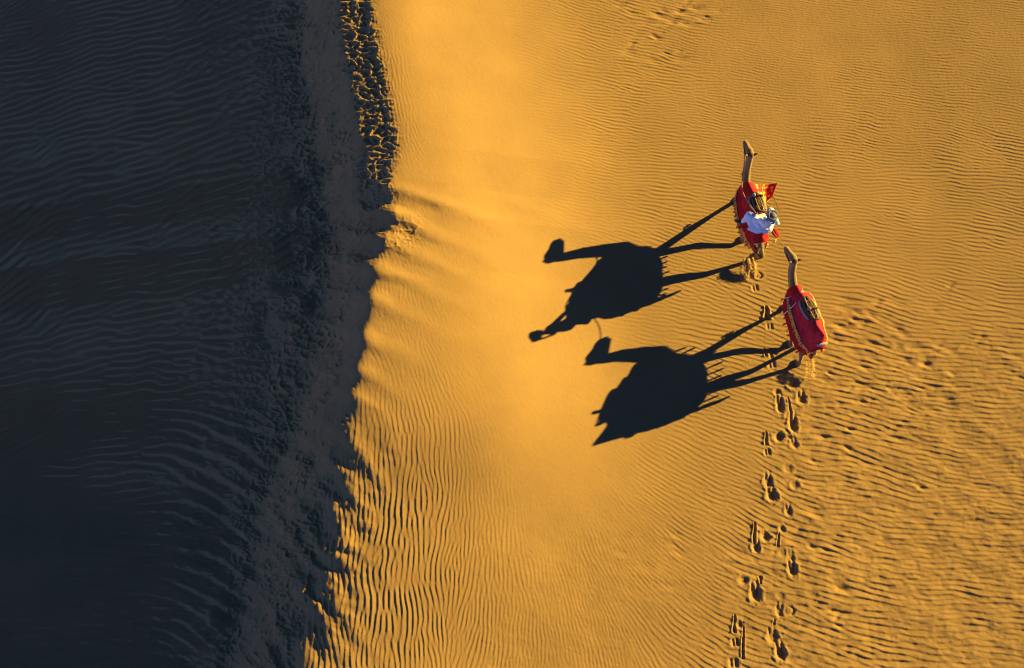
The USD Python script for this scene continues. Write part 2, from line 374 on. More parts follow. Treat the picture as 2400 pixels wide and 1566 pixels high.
def build_ground():
    ys_in = MY[40:-40]
    X, Y, d, H = base_height(MX, MY)
    base = H.copy()
    U, V = seen_at(X, Y, H)
    vr = vrow(MY)[:, None] + 0 * X
    inside = (np.abs(X) < 25.5) & (np.abs(Y - 3) < 15.5)
    # broad unevenness
    H += inside * (.10 * smooth_noise(X, Y, 5.0, 7.0, 11, 3) * sstep(-1, 2, d) + .06 * smooth_noise(X, Y, 4, 5, 12, 3) * sstep(0, -4, d))
    # spurs that cross the crest slantwise
    k = np.interp(vr, [0, 480, 950, 1080, 1566], [.3, .40, .45, 1.0, 1.05])
    yy = Y + k * d + 1.5 * smooth_noise(X, Y, 1.1, .9, 17, 4) * np.interp(vr, [900, 1100], [.3, 1])
    q = np.interp(yy, TY, TI)
    ridge = (0.5 + 0.5 * np.cos(2 * np.pi * q)) ** 1.6 * (1 + 1.1 * smooth_noise(X, Y, 1.6, 1.0, 19, 3)) + .5 * smooth_noise(X, Y, .5, .5, 23, 3)
    sa = np.interp(vr, [430, 490, 560, 930, 1050, 1250, 1566], [0, .15, .09, .04, .055, .06, .065])
    env = np.exp(-np.clip(d, 0, 99) / np.interp(vr, [480, 700, 1000, 1566], [1.7, 1.2, .7, .9])) * sstep(-2.6, -.2, d)
    zone = (np.abs(d) < 7) & inside
    H += zone * sa * (ridge - .35) * env
    H += inside * .11 * smooth_noise(X, Y, .55, .40, 29, 3) * sstep(950, 1150, vr) * sstep(-2.6, -.6, d) * sstep(2.2, .8, d)
    H += inside * (.12 * smooth_noise(X, Y, .55, .40, 39, 4) + .4 * smooth_noise(X, Y, 1.3, 1.0, 40, 2)) * sstep(-4.4, -2.2, d) * sstep(-.25, -.9, d + 1.2 * sstep(520, 430, vr))
    # scalloped hollows of the crumbled crest, and the rough lee side
    m = (d > -9) & (d < 2.5) & inside
    f1, h1 = bowls(X[m], Y[m], .28, 5, 1.35, .8)
    f2, h2 = bowls(X[m], Y[m], .17, 6, 1.3, .8)
    dm, vm = d[m], vr[m]
    patch = .55 + 1.3 * smooth_noise(X[m], Y[m], .8, .8, 31, 3)
    top = sstep(600, 380, vm) * sstep(.45, -.15, dm) * sstep(-1.9, -.5, dm + 1.2 * smooth_noise(X[m], Y[m], .5, .35, 33, 2))
    low = (sstep(480, 560, vm) * sstep(.15, -.3, dm) * sstep(-2.4, -.3, dm)) * .42 * (1 + .8 * sstep(1050, 1200, vm))
    dr = dm + .45 * sstep(500, 430, vm)
    ribbon = (.45 + .55 * sstep(-.45, .1, smooth_noise(X[m], Y[m], .7, .5, 35, 2) * 2)) * sstep(-.35, -.8, dr) * sstep(-3.6, -2.2, dr)
    gap = np.exp(-((vm - 560) / 40) ** 2) * sstep(1.4, .6, dm) * sstep(-1.2, -.2, dm) * .6
    scaly = .30 * sstep(-.3, -1.0, dm) * sstep(-8.5, -2.0, dm)
    H[m] += .095 * (f1 * (.4 + .6 * h1) - .3) * np.clip(patch, .1, 1.2) * np.maximum(np.maximum(top, low), np.maximum(np.maximum(gap, ribbon), scaly)) + .028 * (f2 - .3) * np.maximum(np.maximum(top, low), np.maximum(np.maximum(gap, ribbon), 1.3 * scaly))
    # wind ripples
    xs, ys, ph, amp, lm, st = ripple_sheet(RIGHT, -9.6, 18.0, -11.0, 12.8, .0235, 101, squeeze=.76)
    ci = (X - xs[0]) / (xs[1] - xs[0]), (Y - ys[0]) / (ys[1] - ys[0])
    sel = (X > -9.5) & (X < 17.9) & (np.abs(Y - .9) < 11.7)
    get = lambda f: ndimage.map_coordinates(f, [ci[1][sel], ci[0][sel]], order=1, mode="nearest")
    cs, sn, am, l, s = get(np.cos(ph)), get(np.sin(ph)), get(amp), get(lm), get(st)
    ds, Us, Vs = d[sel], U[sel], V[sel]
    near = sstep(-1.4, -.1, ds) * (1 - np.clip(top_mask(ds, vr[sel]), 0, 1))
    wob = np.clip(1 + 2.2 * smooth_noise(X[sel], Y[sel], .8, .8, 41, 4), .2, 1.8)
    crestside = sstep(1150, 1060, Us)
    prof = profile(np.arctan2(sn, cs), .30)
    steepness = RIPPLE * (1 - .25 * crestside)
    s = s * sstep(.06, .42, s)
    rows = vr[sel]
    s = s * (1 - sstep(560, 480, rows) * sstep(1150, 1050, Us) * sstep(.75, 1.15, ds))
    s = s * (1 - sstep(470, 540, rows) * sstep(960, 880, rows) * sstep(2.2, 1.2, ds) * sstep(.25, .55, ridge[sel]))
    s = s * (1 + .1 * sstep(1850, 2000, Us) * sstep(800, 1000, Vs))
    rip = prof * l * steepness * s * np.minimum(am, 1.1) * near * (1 + (wob - 1) * (.55 + .3 * (s < .5) + .35 * crestside))
    H[sel] += rip
    # small secondary ripples in the hollows of the large ones, lower right
    xs2, ys2, ph2, amp2, lm2, st2 = fine_sheet()
    g2 = lambda f: ndimage.map_coordinates(f, [((Y - ys2[0]) / (ys2[1] - ys2[0]))[sel], ((X - xs2[0]) / (xs2[1] - xs2[0]))[sel]], order=1, mode="nearest")
    w2 = sstep(1700, 1950, Us + .12 * (Vs - 700)) * sstep(640, 880, Vs) + .25 * sstep(1050, 1150, Us) * sstep(1050, 1300, Vs)
    low2 = np.clip(.1 - prof * 1.2 + 2.8 * smooth_noise(X[sel], Y[sel], .7, .5, 43, 3), 0, 1)
    H[sel] += profile(np.arctan2(g2(np.sin(ph2)), g2(np.cos(ph2))), .45) * .0035 * np.minimum(g2(amp2), 1.1) * w2 * low2
    H[sel] += w2 * (.08 * smooth_noise(X[sel], Y[sel], .75, .38, 47, 3) + .03 * smooth_noise(X[sel], Y[sel], .22, .12, 48, 2))
    # larger ripples on the shaded side
    xl, yl, phl, ampl, lml, stl = ripple_sheet(LEFT, -25, -3.2, -12.6, 18.2, .05, 202, 3, squeeze=.8)
    sl = (X > -24.9) & (X < -3.4) & (np.abs(Y - 2.8) < 15.3) & (d < 0)
    gl = lambda f: ndimage.map_coordinates(f, [((Y - yl[0]) / (yl[1] - yl[0]))[sl], ((X - xl[0]) / (xl[1] - xl[0]))[sl]], order=1, mode="nearest")
    H[sl] += profile(np.arctan2(gl(np.sin(phl)), gl(np.cos(phl))), .33) * gl(lml) * .12 * gl(stl) * np.minimum(gl(ampl), 1.1) * sstep(-.4, -2.2, d[sl])
    # grain of the surface
    grain = np.random.default_rng(9).standard_normal(H.shape).astype(np.float32)
    H += np.where(inside & (d > -9), 1, 0) * (.0007 * grain + .0016 * ndimage.gaussian_filter(grain, 1.2))
    # old tracks
    rng = np.random.default_rng(77)
    for u, v, sp, n, a in OLD:
        for _ in range(n):
            p = ray_at(u + rng.normal(0, sp), v + rng.normal(0, sp * .8))
            r, dep = rng.uniform(.07, .17), a * rng.uniform(.012, .035)
            ang = rng.uniform(-.5, .5)

            def fn(A, B, h, r=r, dep=dep, ang=ang):
                a_, b_ = A * math.cos(ang) + B * math.sin(ang), -A * math.sin(ang) + B * math.cos(ang)
                e = np.exp(-((a_ / (1.5 * r)) ** 2 + (b_ / (.75 * r)) ** 2))
                return h - dep * e * (1 + b_ / r) + dep * .5 * np.exp(-((a_ / (1.5 * r)) ** 2 + ((b_ + 1.1 * r) / (.5 * r)) ** 2))
            add_at(H, MX, MY, p[0], p[1], 3 * r, fn)
    for (u0, v0, u1, v1, hw, dep) in DRAGS:
        p, q_ = ground_under(u0, v0, base), ground_under(u1, v1, base)
        furrow(H, MX, MY, p[:2], q_[:2], hw, dep)
    for (u, v, L, hw, dep, kind) in PRINTS:
        p = ground_under(u, v, base)
        press(H, MX, MY, p[0], p[1], L, hw, dep, kind, rng.uniform(-.12, .22), rng)
    return X, Y, H, base


def top_mask(d, v):
    return sstep(500, 440, v) * sstep(.05, -.15, d)


def fine_sheet():
    xs, ys = np.arange(-1.5, 18.0, .0235), np.arange(-11.0, 12.8, .0235)
    th = np.full((len(ys), len(xs)), math.radians(32.0)) + .5 * ndimage.zoom(smooth_noise(*np.meshgrid(xs[::8], ys[::8]), 1.5, 1.5, 61, 2), (len(ys) / len(ys[::8]), len(xs) / len(xs[::8])), order=1)
    ph, amp = ripples(th.astype(np.float32), np.full(th.shape, .085, np.float32), .0235, 303, 2)
    return xs, ys, ph, amp, None, None


def sample(F, x, y):
    i, j = np.interp(x, MX, np.arange(len(MX))), np.interp(y, MY, np.arange(len(MY)))
    return ndimage.map_coordinates(F, [np.atleast_1d(j), np.atleast_1d(i)], order=1, mode="nearest").reshape(np.shape(x))


def ground_under(u, v, F):
    z = 0.0
    for _ in range(6):
        p = ray_at(u, v, z)
        z = float(sample(F, p[0], p[1]))
    return ray_at(u, v, z)


RIPPLE = .100
GX, GY, GH, GBASE = build_ground()


def ground_z(x, y):
    return sample(GH, x, y)


sand = mat("sand_look", {
    "tc": ("geometry", {}),
    "n1": ("noise_texture", {"scale": 0.55, "detail": 4.0, "roughness": .55}),
    "n2": ("noise_texture", {"scale": 38.0, "detail": 3.0, "roughness": .7}),
    "r1": ("rgb_ramp", {"ramp": [(.3, (.245, .170, .075)), (.7, (.292, .201, .086))]}),
    "r2": ("rgb_ramp", {"ramp": [(.25, (.80, .79, .77)), (.75, (1.12, 1.11, 1.08))]}),
    "mx": ("mix_color", {"blend_type": "multiply", "fac": 1.0, "use_clamp": False}),
    "b": ("bump", {"strength": .35, "distance": .012, "use_object_space": False}),
    "p": ("principled_bsdf", {"roughness": .85, "specular_ior_level": .15, "diffuse_roughness": .5})},
    [("tc.position", "n1.vector"), ("tc.position", "n2.vector"), ("n1.fac", "r1.fac"), ("n2.fac", "r2.fac"), ("r1.color", "mx.a"), ("r2.color", "mx.b"),
     ("mx.result", "p.base_color"), ("n2.fac", "b.height"), ("b.normal", "p.normal")], "p.BSDF")


def define_grid(path, X, Y, H, material):
    n, m = H.shape
    P = np.stack([X, Y, H], -1).astype(np.float32).reshape(-1, 3)
    gy, gx = np.gradient(H, MY, MX)
    N = np.stack([-gx, -gy, np.ones_like(H)], -1)
    N /= np.linalg.norm(N, axis=-1, keepdims=True)
    idx = np.arange(n * m, dtype=np.int32).reshape(n, m)
    F = np.stack([idx[:-1, :-1], idx[:-1, 1:], idx[1:, 1:], idx[1:, :-1]], -1).reshape(-1, 4)
    g = UsdGeom.Mesh.Define(stage, path)
    g.CreatePointsAttr(Vt.Vec3fArray.FromNumpy(P))
    g.CreateFaceVertexCountsAttr(Vt.IntArray.FromNumpy(np.full(len(F), 4, np.int32)))
    g.CreateFaceVertexIndicesAttr(Vt.IntArray.FromNumpy(F.ravel()))
    g.CreateSubdivisionSchemeAttr("none")
    g.CreateNormalsAttr(Vt.Vec3fArray.FromNumpy(N.astype(np.float32).reshape(-1, 3)))
    g.SetNormalsInterpolation("vertex")
    UsdShade.MaterialBindingAPI.Apply(g.GetPrim()).Bind(material)
    return g


ground = define_grid("/World/sand_dune", GX, GY, GH, sand)
tag(ground, "golden rippled sand dune with a crumbled crest and a dark shaded lee side", "dune", kind="structure")


# ------------------------------------------------------------------ helpers for things
TAKEN = {}


def numbered(parent, name):
    key = parent + "/" + name
    n = TAKEN.get(key, 0)
    TAKEN[key] = n + 1
    return key if n == 0 else f"{key}_{n:03d}"


def thing(name, label, category, loc, heading=0.0, group=None):
    x = UsdGeom.Xform.Define(stage, numbered("/World", name))
    x.AddTranslateOp().Set(Gf.Vec3d(*map(float, loc)))
    x.AddRotateZOp().Set(math.degrees(heading))
    return tag(x, label, category, group)


def part(parent, name, mesh, material, smooth=40, label=None, kind=None):
    path = numbered(str(parent.GetPath()), name)
    m = usdkit.mesh(stage, path, mesh, material, smooth=smooth)
    tag(m, label=label, kind=kind)
    return m.GetPrim()


def join(parts):
    return trimesh.util.concatenate(parts)


def ball(p, r, n=14):
    return m3.Manifold.sphere(r, n).translate([float(c) for c in p])


def chain(points):
    """hulls of the spheres along a chain of (x, y, z, r)"""
    bs = [ball(p[:3], p[3]) for p in points]
    return [m3.Manifold.batch_hull([a, b]) for a, b in zip(bs[:-1], bs[1:])]


def to_mesh(man, edge=.03, rounds=12):
    man = man.refine_to_length(edge)
    m = man.to_mesh()
    t = trimesh.Trimesh(m.vert_properties[:, :3], m.tri_verts, process=True)
    if rounds:
        trimesh.smoothing.filter_taubin(t, lamb=.5, nu=.53, iterations=rounds)
    return t


def union(mans):
    return m3.Manifold.batch_boolean(mans, m3.OpType.Add)


def blob(hulls, edge=.03, rounds=12):
    return to_mesh(union(hulls), edge, rounds)


def tube(points, r, n=8):
    """round tube along points; r a number or one per point; capped"""
    P = np.asarray(points, float)
    R = np.broadcast_to(np.asarray(r, float), (len(P),))
    T = np.gradient(P, axis=0)
    T /= np.linalg.norm(T, axis=1, keepdims=True)
    ref = np.array([0.31, 0.17, 0.93])
    A = np.cross(T, ref); A /= np.linalg.norm(A, axis=1, keepdims=True)
    B = np.cross(T, A)
    a = np.linspace(0, 2 * np.pi, n, endpoint=False)
    V = P[:, None] + R[:, None, None] * (np.cos(a)[None, :, None] * A[:, None] + np.sin(a)[None, :, None] * B[:, None])
    k = len(P)
    F = []
    for i in range(k - 1):
        for j in range(n):
            p, q = i * n + j, i * n + (j + 1) % n
            F += [(p, q, q + n), (p, q + n, p + n)]
    V = np.vstack([V.reshape(-1, 3), P[0], P[-1]])
    for j in range(n):
        F += [(k * n, (j + 1) % n, j), (k * n + 1, (k - 1) * n + j, (k - 1) * n + (j + 1) % n)]
    return trimesh.Trimesh(V, F, process=False)


def smooth_path(points, n=40):
    from scipy.interpolate import CubicSpline
    P = np.asarray(points, float)
    s = np.concatenate([[0], np.cumsum(np.linalg.norm(np.diff(P, axis=0), axis=1))])
    return CubicSpline(s, P)(np.linspace(0, s[-1], n))


def sheet(P, thick=.012):
    """closed thin solid from a grid of points (n, m, 3)"""
    n, m, _ = P.shape
    gu, gv = np.gradient(P, axis=0), np.gradient(P, axis=1)
    N = np.cross(gu, gv)
    N /= np.linalg.norm(N, axis=-1, keepdims=True) + 1e-12
    V = np.vstack([(P + N * thick / 2).reshape(-1, 3), (P - N * thick / 2).reshape(-1, 3)])
    idx = np.arange(n * m).reshape(n, m)
    q = np.stack([idx[:-1, :-1], idx[1:, :-1], idx[1:, 1:], idx[:-1, 1:]], -1).reshape(-1, 4)
    F = [q[:, [0, 1, 2]], q[:, [0, 2, 3]], q[:, [0, 2, 1]] + n * m, q[:, [0, 3, 2]] + n * m]
    border = np.concatenate([idx[0, :], idx[1:, -1], idx[-1, -2::-1], idx[-2:0:-1, 0]])
    a, b = border, np.roll(border, -1)
    F += [np.stack([a, b, b + n * m], -1), np.stack([a, b + n * m, a + n * m], -1)]
    return trimesh.Trimesh(V, np.vstack(F), process=False)


def cloth_mat(name, c1, c2, scale=9.0, rough=.8, sheen=.0):
    return mat(name, {
        "tc": ("texture_coordinate", {}), "n": ("noise_texture", {"scale": scale, "detail": 4.0}),
        "w": ("noise_texture", {"scale": scale * 9, "detail": 2.0}),
        "r": ("rgb_ramp", {"ramp": [(.3, c1), (.7, c2)]}), "b": ("bump", {"strength": .4, "distance": .02}),
        "p": ("principled_bsdf", {"roughness": rough, "specular_ior_level": .2, "sheen_weight": sheen})},
        [("tc.object", "n.vector"), ("tc.object", "w.vector"), ("n.fac", "r.fac"), ("r.color", "p.base_color"), ("w.fac", "b.height"), ("b.normal", "p.normal")], "p.BSDF")


def pattern_mat(name, ground_c, dot_c, third_c, scale):
    """woven band: medallions on a ground"""
    return mat(name, {
        "tc": ("texture_coordinate", {}), "v": ("voronoi_texture", {"scale": scale, "randomness": .45}),
        "r": ("rgb_ramp", {"ramp": [(0.0, dot_c), (.30, dot_c), (.34, third_c), (.42, third_c), (.46, ground_c), (1.0, ground_c)], "interpolate": True}),
        "p": ("principled_bsdf", {"roughness": .75, "specular_ior_level": .2})},
        [("tc.object", "v.vector"), ("v.distance", "r.fac"), ("r.color", "p.base_color")], "p.BSDF")


HIDE = mat("camel_hide_look", {
    "tc": ("texture_coordinate", {}), "n": ("noise_texture", {"scale": 5.0, "detail": 5.0, "roughness": .6}),
    "f": ("noise_texture", {"scale": 70.0, "detail": 3.0}),
    "r": ("rgb_ramp", {"ramp": [(.30, (.085, .055, .019)), (.70, (.175, .115, .040))]}), "b": ("bump", {"strength": .5, "distance": .02}),
    "p": ("principled_bsdf", {"roughness": .8, "specular_ior_level": .2, "sheen_weight": .25})},
    [("tc.object", "n.vector"), ("tc.object", "f.vector"), ("n.fac", "r.fac"), ("r.color", "p.base_color"), ("f.fac", "b.height"), ("b.normal", "p.normal")], "p.BSDF")
HAIR = cloth_mat("dark_hair_look", (.045, .028, .016), (.09, .055, .03), 20, .9)
RED = cloth_mat("red_cloth_look", (.18, .003, .008), (.37, .006, .012), 7.0, .9)
ROSE = cloth_mat("rose_cloth_look", (.21, .006, .020), (.38, .014, .030), 6.0, .9)
BORDER = pattern_mat("gold_band_look", (.50, .26, .02), (.30, .02, .02), (.12, .07, .10), 13.0)
DOTTED = pattern_mat("dotted_cloth_look", (.38, .012, .016), (.62, .36, .03), (.45, .05, .02), 8.5)
GOLD = cloth_mat("gold_tassel_look", (.62, .36, .05), (.74, .48, .08), 25, .8)
TASSEL_RED = cloth_mat("red_tassel_look", (.40, .015, .012), (.55, .03, .015), 25, .8)
ROPE = cloth_mat("rope_look", (.22, .13, .06), (.36, .23, .11), 40, .9)
PALE_ROPE = cloth_mat("pale_cord_look", (.55, .42, .36), (.66, .52, .46), 40, .9)
WOOD = cloth_mat("dark_wood_look", (.035, .022, .015), (.075, .045, .025), 18, .5)
BRASS = mat("brass_look", {"tc": ("texture_coordinate", {}), "n": ("noise_texture", {"scale": 30.0}), "r": ("rgb_ramp", {"ramp": [(.3, (.22, .15, .06)), (.7, (.36, .26, .11))]}),
                           "p": ("principled_bsdf", {"metallic": .3, "roughness": .5})}, [("tc.object", "n.vector"), ("n.fac", "r.fac"), ("r.color", "p.base_color")], "p.BSDF")
GREY_PAD = cloth_mat("grey_pad_look", (.10, .10, .11), (.20, .20, .22), 14, .8)
BLACK = mat("black_leather_look", {"tc": ("texture_coordinate", {}), "n": ("noise_texture", {"scale": 30.0}), "r": ("rgb_ramp", {"ramp": [(.3, (.010, .010, .012)), (.7, (.022, .020, .022))]}),
                                   "p": ("principled_bsdf", {"roughness": .45})}, [("tc.object", "n.vector"), ("n.fac", "r.fac"), ("r.color", "p.base_color")], "p.BSDF")
EYE = mat("eye_look", {"g": ("geometry", {}), "n": ("noise_texture", {"scale": 60.0}), "r": ("rgb_ramp", {"ramp": [(.3, (.008, .006, .005)), (.7, (.015, .010, .008))]}),
                       "p": ("principled_bsdf", {"roughness": .1})}, [("g.position", "n.vector"), ("n.fac", "r.fac"), ("r.color", "p.base_color")], "p.BSDF")
WHITE = cloth_mat("pale_blue_cotton_look", (.30, .42, .60), (.44, .56, .72), 7.0, .9)
TURBAN = cloth_mat("grey_blue_turban_look", (.055, .065, .10), (.12, .13, .18), 16.0, .85)
SKIN = cloth_mat("skin_look", (.19, .095, .05), (.24, .125, .07), 12.0, .6)
QUILT = pattern_mat("quilted_edge_look", (.30, .28, .30), (.52, .30, .14), (.10, .12, .20), 24.0)

LEFT_D = 1.0


def to_local(center, heading, x, y, z=0.0):
    f, l = np.array([-math.sin(heading), math.cos(heading)]), np.array([-math.cos(heading), -math.sin(heading)])
    d = np.array([x - center[0], y - center[1]])
    return np.array([d @ f, d @ l, z])


def camel_body(feet, gz, head_yaw, reach=1.0, lift=1.0, nod=1.0):
    """One continuous animal. feet: local (x, y) of front left, front right, hind left, hind right; gz: ground height at each, relative to the origin."""
    H = []
    # trunk: deep chest, drawn-up belly, hump, rump
    H += chain([(.64, 0, 1.36, .20), (.40, 0, 1.38, .25), (.05, 0, 1.42, .25), (-.30, 0, 1.45, .245), (-.55, 0, 1.44, .235), (-.78, 0, 1.37, .16)])
    H += chain([(.60, 0, 1.20, .15), (.42, 0, 1.18, .19), (.15, 0, 1.22, .22), (-.20, 0, 1.32, .20)])
    H += chain([(.46, 0, 1.56, .16), (.10, 0, 1.90, .14), (-.25, 0, 1.60, .17)])
    for s in (-1, 1):
        H += chain([(.50, s * .11, 1.34, .15), (.46, s * .15, 1.05, .115)])
        H += chain([(-.55, s * .10, 1.40, .16), (-.46, s * .15, 1.05, .135)])
    # neck: low loop in front of the chest, then up to the poll
    turn = lambda x, y: (x, y)
    ny = math.tan(head_yaw)
    ctr = [(.66, 1.34, .19, .10), (.86, 1.33, .150, .10), (1.06, 1.38, .120, .11), (1.23, 1.58, .105, .11), (1.38, 1.82, .092, .10), (1.46, 2.08, .090, .07), (1.53, 2.24, .10, .04)]
    ctr = [(.66 + (c[0] - .66) * reach, 1.30 + (c[1] - 1.30) * (lift if c[1] > 1.3 else 1), c[2], c[3]) for c in ctr]
    cx = np.array([c[0] for c in ctr]); cz = np.array([c[1] for c in ctr])
    tx, tz = np.gradient(cx), np.gradient(cz)
    tl = np.hypot(tx, tz)
    pair = []
    for i_, (x_, z_, r_, off) in enumerate(ctr):              # deeper than wide: two strands, throat and nape
        nx_, nz_ = .8 * tz[i_] / tl[i_], -.8 * tx[i_] / tl[i_]
        yy_ = ny * (x_ - .66) * .75
        pair.append(((x_ + nx_ * off, yy_, z_ + nz_ * off, r_ * .85), (x_ - nx_ * off * .7, yy_, z_ - nz_ * off * .7, r_)))
    for (a1, b1), (a2, b2) in zip(pair[:-1], pair[1:]):
        H.append(m3.Manifold.batch_hull([ball(a1[:3], a1[3]), ball(b1[:3], b1[3]), ball(a2[:3], a2[3]), ball(b2[:3], b2[3])]))
    poll = np.array([ctr[-1][0], ny * .66, ctr[-1][1] + .02])
    hd = np.array([math.cos(head_yaw), math.sin(head_yaw), 0.0])
    sd = np.array([-hd[1], hd[0], 0.0])
    at = lambda a, b, c: poll + hd * a * .86 + sd * b + np.array([0, 0, c - (nod - 1) * .30 * max(a - .05, 0)])
    pt = lambda a, b, c, r: (*at(a, b, c), r)
    H += chain([pt(-.02, 0, .02, .118), pt(.13, 0, .035, .105), pt(.32, 0, -.06, .084), pt(.46, 0, -.115, .088), pt(.53, 0, -.15, .080)])
    H += chain([pt(.02, 0, -.14, .095), pt(.25, 0, -.19, .082), pt(.47, 0, -.23, .070)])
    H += chain([pt(.52, 0, -.15, .070), pt(.56, 0, -.21, .058)])
    for s in (-1, 1):
        H += chain([pt(.11, s * .07, .055, .042), pt(.19, s * .075, .025, .036)])      # brow over the eye
        H += chain([pt(.45, s * .035, -.125, .035), pt(.50, s * .035, -.16, .032)])     # nostril
        H += chain([pt(-.03, s * .085, .05, .036), pt(-.045, s * .14, .09, .038), pt(-.05, s * .19, .115, .018)])   # ear
    # legs
    for k, (fx, fy) in enumerate(feet):
        s = 1 if k % 2 == 0 else -1
        g = gz[k]
        if k < 2:
            top = np.array([.46, s * .15, 1.05])
            foot = np.array([fx, fy, g])
            back = fx < .3
            knee = top * .46 + foot * .54 + np.array([.05 if not back else .07, 0, .02])
            fet = foot + np.array([-.035 if not back else -.05, 0, .15])
            H += chain([(*top, .112), (*(top * .6 + knee * .4), .092), (*knee, .078), (*(knee * .5 + fet * .5), .055), (*fet, .056), (foot[0], foot[1], g + .065, .062)])
        else:
            top = np.array([-.46, s * .15, 1.05])
            foot = np.array([fx, fy, g])
            hock = top * .50 + foot * .50 + np.array([-.13, 0, .03])
            fet = foot + np.array([-.05, 0, .15])
            H += chain([(*top, .135), (*(top * .55 + hock * .45 + np.array([.04, 0, 0])), .115), (*hock, .074), (*(hock * .5 + fet * .5), .054), (*fet, .055), (foot[0], foot[1], g + .065, .060)])
        pad = [ball((fx - .03, fy, g + .045), .085), ball((fx + .07, fy + .03, g + .04), .062), ball((fx + .07, fy - .03, g + .04), .062)]
        H.append(m3.Manifold.batch_hull(pad))
    H += chain([(-.84, 0, 1.40, .06), (-.97, 0, 1.20, .036), (-1.01, 0, .95, .028)])
    return blob(H, .035, 10), at


def camel_head_parts(t, at):
    for s in (-1, 1):
        e = trimesh.creation.icosphere(2, .024); e.apply_translation(at(.17, s * .093, .015)); part(t, "eye", e, EYE, True)
    def loop(a, c0, w, up, dn, n=22):
        th = np.linspace(0, 2 * np.pi, n)
        return np.array([at(a + c0 * math.sin(q), w * math.cos(q), (up if math.sin(q) > 0 else dn) * abs(math.sin(q)) + (-.10 if a > .2 else -.03)) for q in th])
    hal = [tube(loop(.30, .03, .088, .115, -.14), .016, 6), tube(loop(.02, -.04, .125, .16, -.15), .014, 6)]
    for s in (-1, 1):
        hal.append(tube(smooth_path([at(.30, s * .088, -.10), at(.17, s * .115, -.06), at(.02, s * .125, -.03)], 10), .013, 6))
    hal.append(tube(loop(.36, .03, .085, .085, -.13), .013, 6))
    part(t, "halter", join(hal), BLACK, True)
    tuft = [trimesh.creation.icosphere(2, 1.0)]
    tuft[0].apply_scale([.075, .065, .05]); tuft[0].apply_translation(at(-.035, 0, .095))
    tuft[0].vertices += .02 * (meshkit.noise(tuft[0].vertices * 30)[:, None] - .5)
    part(t, "head_tuft", tuft[0], HAIR, True)


def cross(xv, tv, zt, W, zs, zh, flare=.05, fold=.02, seed=0):
    """cloth over the animal: xv stations, tv -1 (right hem) .. 1 (left hem)"""
    X, T = np.meshgrid(xv, tv, indexing="ij")
    col = lambda a: np.interp(X, *a)
    zt, w, zs, zh = col(zt), col(W), col(zs), col(zh)
    a = np.clip(np.abs(T) / .55, 0, 1) * np.pi / 2
    low = np.clip((np.abs(T) - .55) / .45, 0, 1)
    tt = a / (np.pi / 2)
    flare = flare * (.12 + .88 * sstep(1.05, .55, X)) * (.35 + .65 * sstep(-1.02, -.66, X))
    y = w * (.55 * tt + .45 * np.sin(a)) + flare * low
    z = zs + (zt - zs) * (.55 * (1 - tt ** 1.25) + .45 * np.cos(a)) - (zs - zh) * low
    fx = np.abs(T) ** 1.2
    n = smooth_noise(X * 1.0, T * .6 + 9, .16, .9, seed, 3) * 2
    y = y + fold * 2.2 * n * fx
    z = z + fold * 1.8 * smooth_noise(X + T * .3, T * 1.0, .16, .30, seed + 4, 3)
    return np.stack([X + fold * .5 * n, np.sign(T) * y, z], -1)


def fringe(P, step, rng, long=.07):
    """tassels hung along the hem polyline P"""
    red, gold = [], []
    s = np.concatenate([[0], np.cumsum(np.linalg.norm(np.diff(P, axis=0), axis=1))])
    for k, d in enumerate(np.arange(step / 2, s[-1], step)):
        p = np.array([np.interp(d, s, P[:, c]) for c in range(3)])
        L = long * rng.uniform(.8, 1.25)
        out = np.array([rng.normal(0, .012), np.sign(p[1]) * rng.uniform(0, .05), 0])
        q = p + np.array([0, 0, -.02]) + out * .3
        m = join([tube(np.array([p, q]), .005, 5), trimesh.creation.icosphere(1, .026).apply_translation(q),
                  tube(np.array([q, q + out * .5 + [0, 0, -L * .5], q + out + [0, 0, -L]]), [.018, .030, .022], 7)])
        (red if (k % 3) else gold).append(m)
    return red, gold


